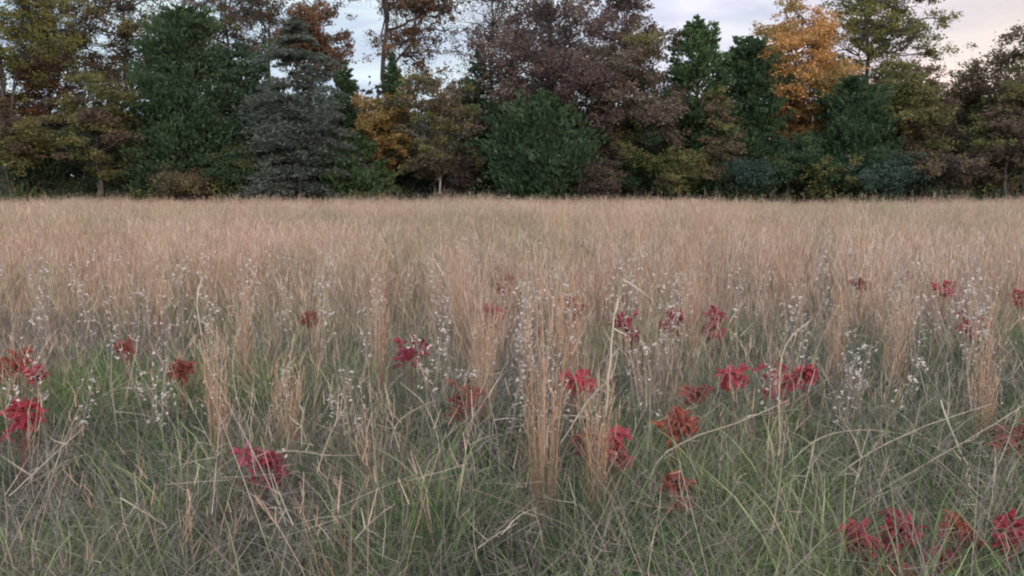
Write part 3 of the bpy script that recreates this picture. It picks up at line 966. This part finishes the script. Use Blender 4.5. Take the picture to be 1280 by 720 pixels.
stalk([(1090, 640, .12), (1100, 600, .24), (1112, 570, .32)], 'short upright pale stalk above the right foreground pair', .003, seed=19)
stalk([(800, 640, .1), (830, 670, .05), (870, 700, .02)], 'pale stalk fallen down to the right of the slim clump', .0034, seed=20)
stalk([(172, 700, .04), (174, 640, .2), (168, 590, .33)], 'thin upright grey stalk in the left foreground', .003, seed=21)
stalk([(252, 420, .72), (244, 370, .9), (262, 330, 1.03)], 'pale stalk beside the tallest white-tufted weed', .0034, seed=22)
stalk([(300, 575, .3), (360, 560, .33), (420, 572, .28), (470, 566, .28)], 'pale stalk lying across the dark red seedling', .0028, seed=23)
rs = RS(41)
for k in range(105):
    px, py = rs.uniform(-20, 1300), rs.uniform(455, 715)
    z0 = rs.uniform(.05, .35)
    a = rs.normal(0, 1.0)
    ln = rs.uniform(50, 130)
    if rs.rand() < .45:
        a = PI / 2 + rs.normal(0, .25)
    dx, dy = ln * math.cos(a), -abs(ln * math.sin(a))
    g_ = abs(dy) / 300 * rs.uniform(.6, 1)
    kn = [(px, py, z0), (px + dx * .5 + rs.normal(0, 6), py + dy * .55, z0 + g_ * .55), (px + dx, py + dy, z0 + g_)]
    stalk(kn, 'thin straw stalk tangled in the foreground grass', rs.uniform(.0014, .0026), 'tangled straw stalks in the foreground', seed=60 + k)

# ------------------------------------------------------------------ sky and light
SUN_EL, SUN_AZ = math.radians(14), math.radians(158)      # azimuth measured from the view direction towards the right
wd = bpy.data.worlds.new('World')
S.world = wd
wd.use_nodes = True
nt = wd.node_tree
nt.nodes.clear()
N = nt.nodes.new
L = nt.links.new
out = N('ShaderNodeOutputWorld')
bg = N('ShaderNodeBackground')
bg.inputs[1].default_value = .12
sky = N('ShaderNodeTexSky')
sky.sky_type = 'NISHITA'
sky.sun_disc = False
sky.sun_elevation = SUN_EL
sky.sun_rotation = SUN_AZ
sky.air_density = 1
sky.dust_density = 1.5
tc = N('ShaderNodeTexCoord')
mp = N('ShaderNodeMapping')
mp.inputs['Scale'].default_value = (1, 1, 3.2)
L(tc.outputs['Generated'], mp.inputs[0])
no = N('ShaderNodeTexNoise')
no.inputs['Scale'].default_value = 2.6
no.inputs['Detail'].default_value = 5
no.inputs['Distortion'].default_value = .4
L(mp.outputs[0], no.inputs[0])
cl = ramp(nt, [(.38, (.62, .62, .62)), (.55, (1, 1, 1))], no.outputs[0])
# cloud colour: pale blue-white to the left, lilac and cream to the right
sx = N('ShaderNodeSeparateXYZ')
L(tc.outputs['Generated'], sx.inputs[0])
side = N('ShaderNodeMapRange')
side.inputs[1].default_value = -.2
side.inputs[2].default_value = .55
L(sx.outputs[0], side.inputs[0])
hi = ramp(nt, [(0, (4.3, 5.2, 5.7)), (.5, (4.8, 5.0, 5.9)), (.8, (4.9, 4.4, 5.5)), (1, (5.2, 4.5, 5.4))], side.outputs[0])
lo = ramp(nt, [(0, (4.6, 5.4, 5.8)), (.55, (5.1, 5.1, 5.7)), (.8, (6.3, 5.1, 5.0)), (1, (7.2, 5.5, 4.3))], side.outputs[0])
zz_ = N('ShaderNodeMath')
zz_.operation = 'MULTIPLY_ADD'
L(no.outputs[0], zz_.inputs[0])
zz_.inputs[1].default_value = .10
L(sx.outputs[2], zz_.inputs[2])
ev = N('ShaderNodeMapRange')
ev.inputs[1].default_value = .205
ev.inputs[2].default_value = .25
L(zz_.outputs[0], ev.inputs[0])
cm = N('ShaderNodeMix')
cm.data_type = 'RGBA'
L(ev.outputs[0], cm.inputs[0])
L(lo, cm.inputs[6])
L(hi, cm.inputs[7])
# the clouds are brighter towards the sunset behind the viewer and overhead
sun_side = N('ShaderNodeMapRange')
sun_side.inputs[1].default_value = .75
sun_side.inputs[2].default_value = -.55
sun_side.inputs[3].default_value = 1
sun_side.inputs[4].default_value = 2.6
L(sx.outputs[1], sun_side.inputs[0])
sc2 = N('ShaderNodeVectorMath')
sc2.operation = 'SCALE'
L(cm.outputs[2], sc2.inputs[0])
L(sun_side.outputs[0], sc2.inputs['Scale'])
no2 = N('ShaderNodeTexNoise')
no2.inputs['Scale'].default_value = 7
no2.inputs['Detail'].default_value = 6
no2.inputs['Distortion'].default_value = .6
L(mp.outputs[0], no2.inputs[0])
puff = ramp(nt, [(.40, (.80, .80, .90)), (.60, (1.14, 1.11, 1.06))], no2.outputs[0])
pm = N('ShaderNodeMix')
pm.data_type = 'RGBA'
pm.blend_type = 'MULTIPLY'
pm.inputs[0].default_value = 1
L(sc2.outputs[0], pm.inputs[6])
L(puff, pm.inputs[7])
cc = pm.outputs[2]
mx = N('ShaderNodeMix')
mx.data_type = 'RGBA'
L(cl, mx.inputs[0])
L(sky.outputs[0], mx.inputs[6])
L(cc, mx.inputs[7])
L(mx.outputs[2], bg.inputs[0])
L(bg.outputs[0], out.inputs[0])

sl = bpy.data.lights.new('sun', 'SUN')
sl.energy = 1.1
sl.angle = math.radians(40)
sl.color = (1, .80, .70)
so = bpy.data.objects.new('sun', sl)
C.objects.link(so)
dirv = np.array([math.sin(SUN_AZ) * math.cos(SUN_EL), math.cos(SUN_AZ) * math.cos(SUN_EL), math.sin(SUN_EL)])
from mathutils import Vector
so.rotation_euler = Vector(-dirv).to_track_quat('-Z', 'Y').to_euler()

# ------------------------------------------------------------------ render settings
S.view_settings.view_transform = 'Standard'
S.view_settings.look = 'None'
S.view_settings.exposure = .50
S.view_settings.gamma = 1
S.view_settings.use_curve_mapping = False
S.cycles.max_bounces = 4
S.cycles.diffuse_bounces = 2
S.cycles.transmission_bounces = 3
S.cycles.filter_width = 2.1
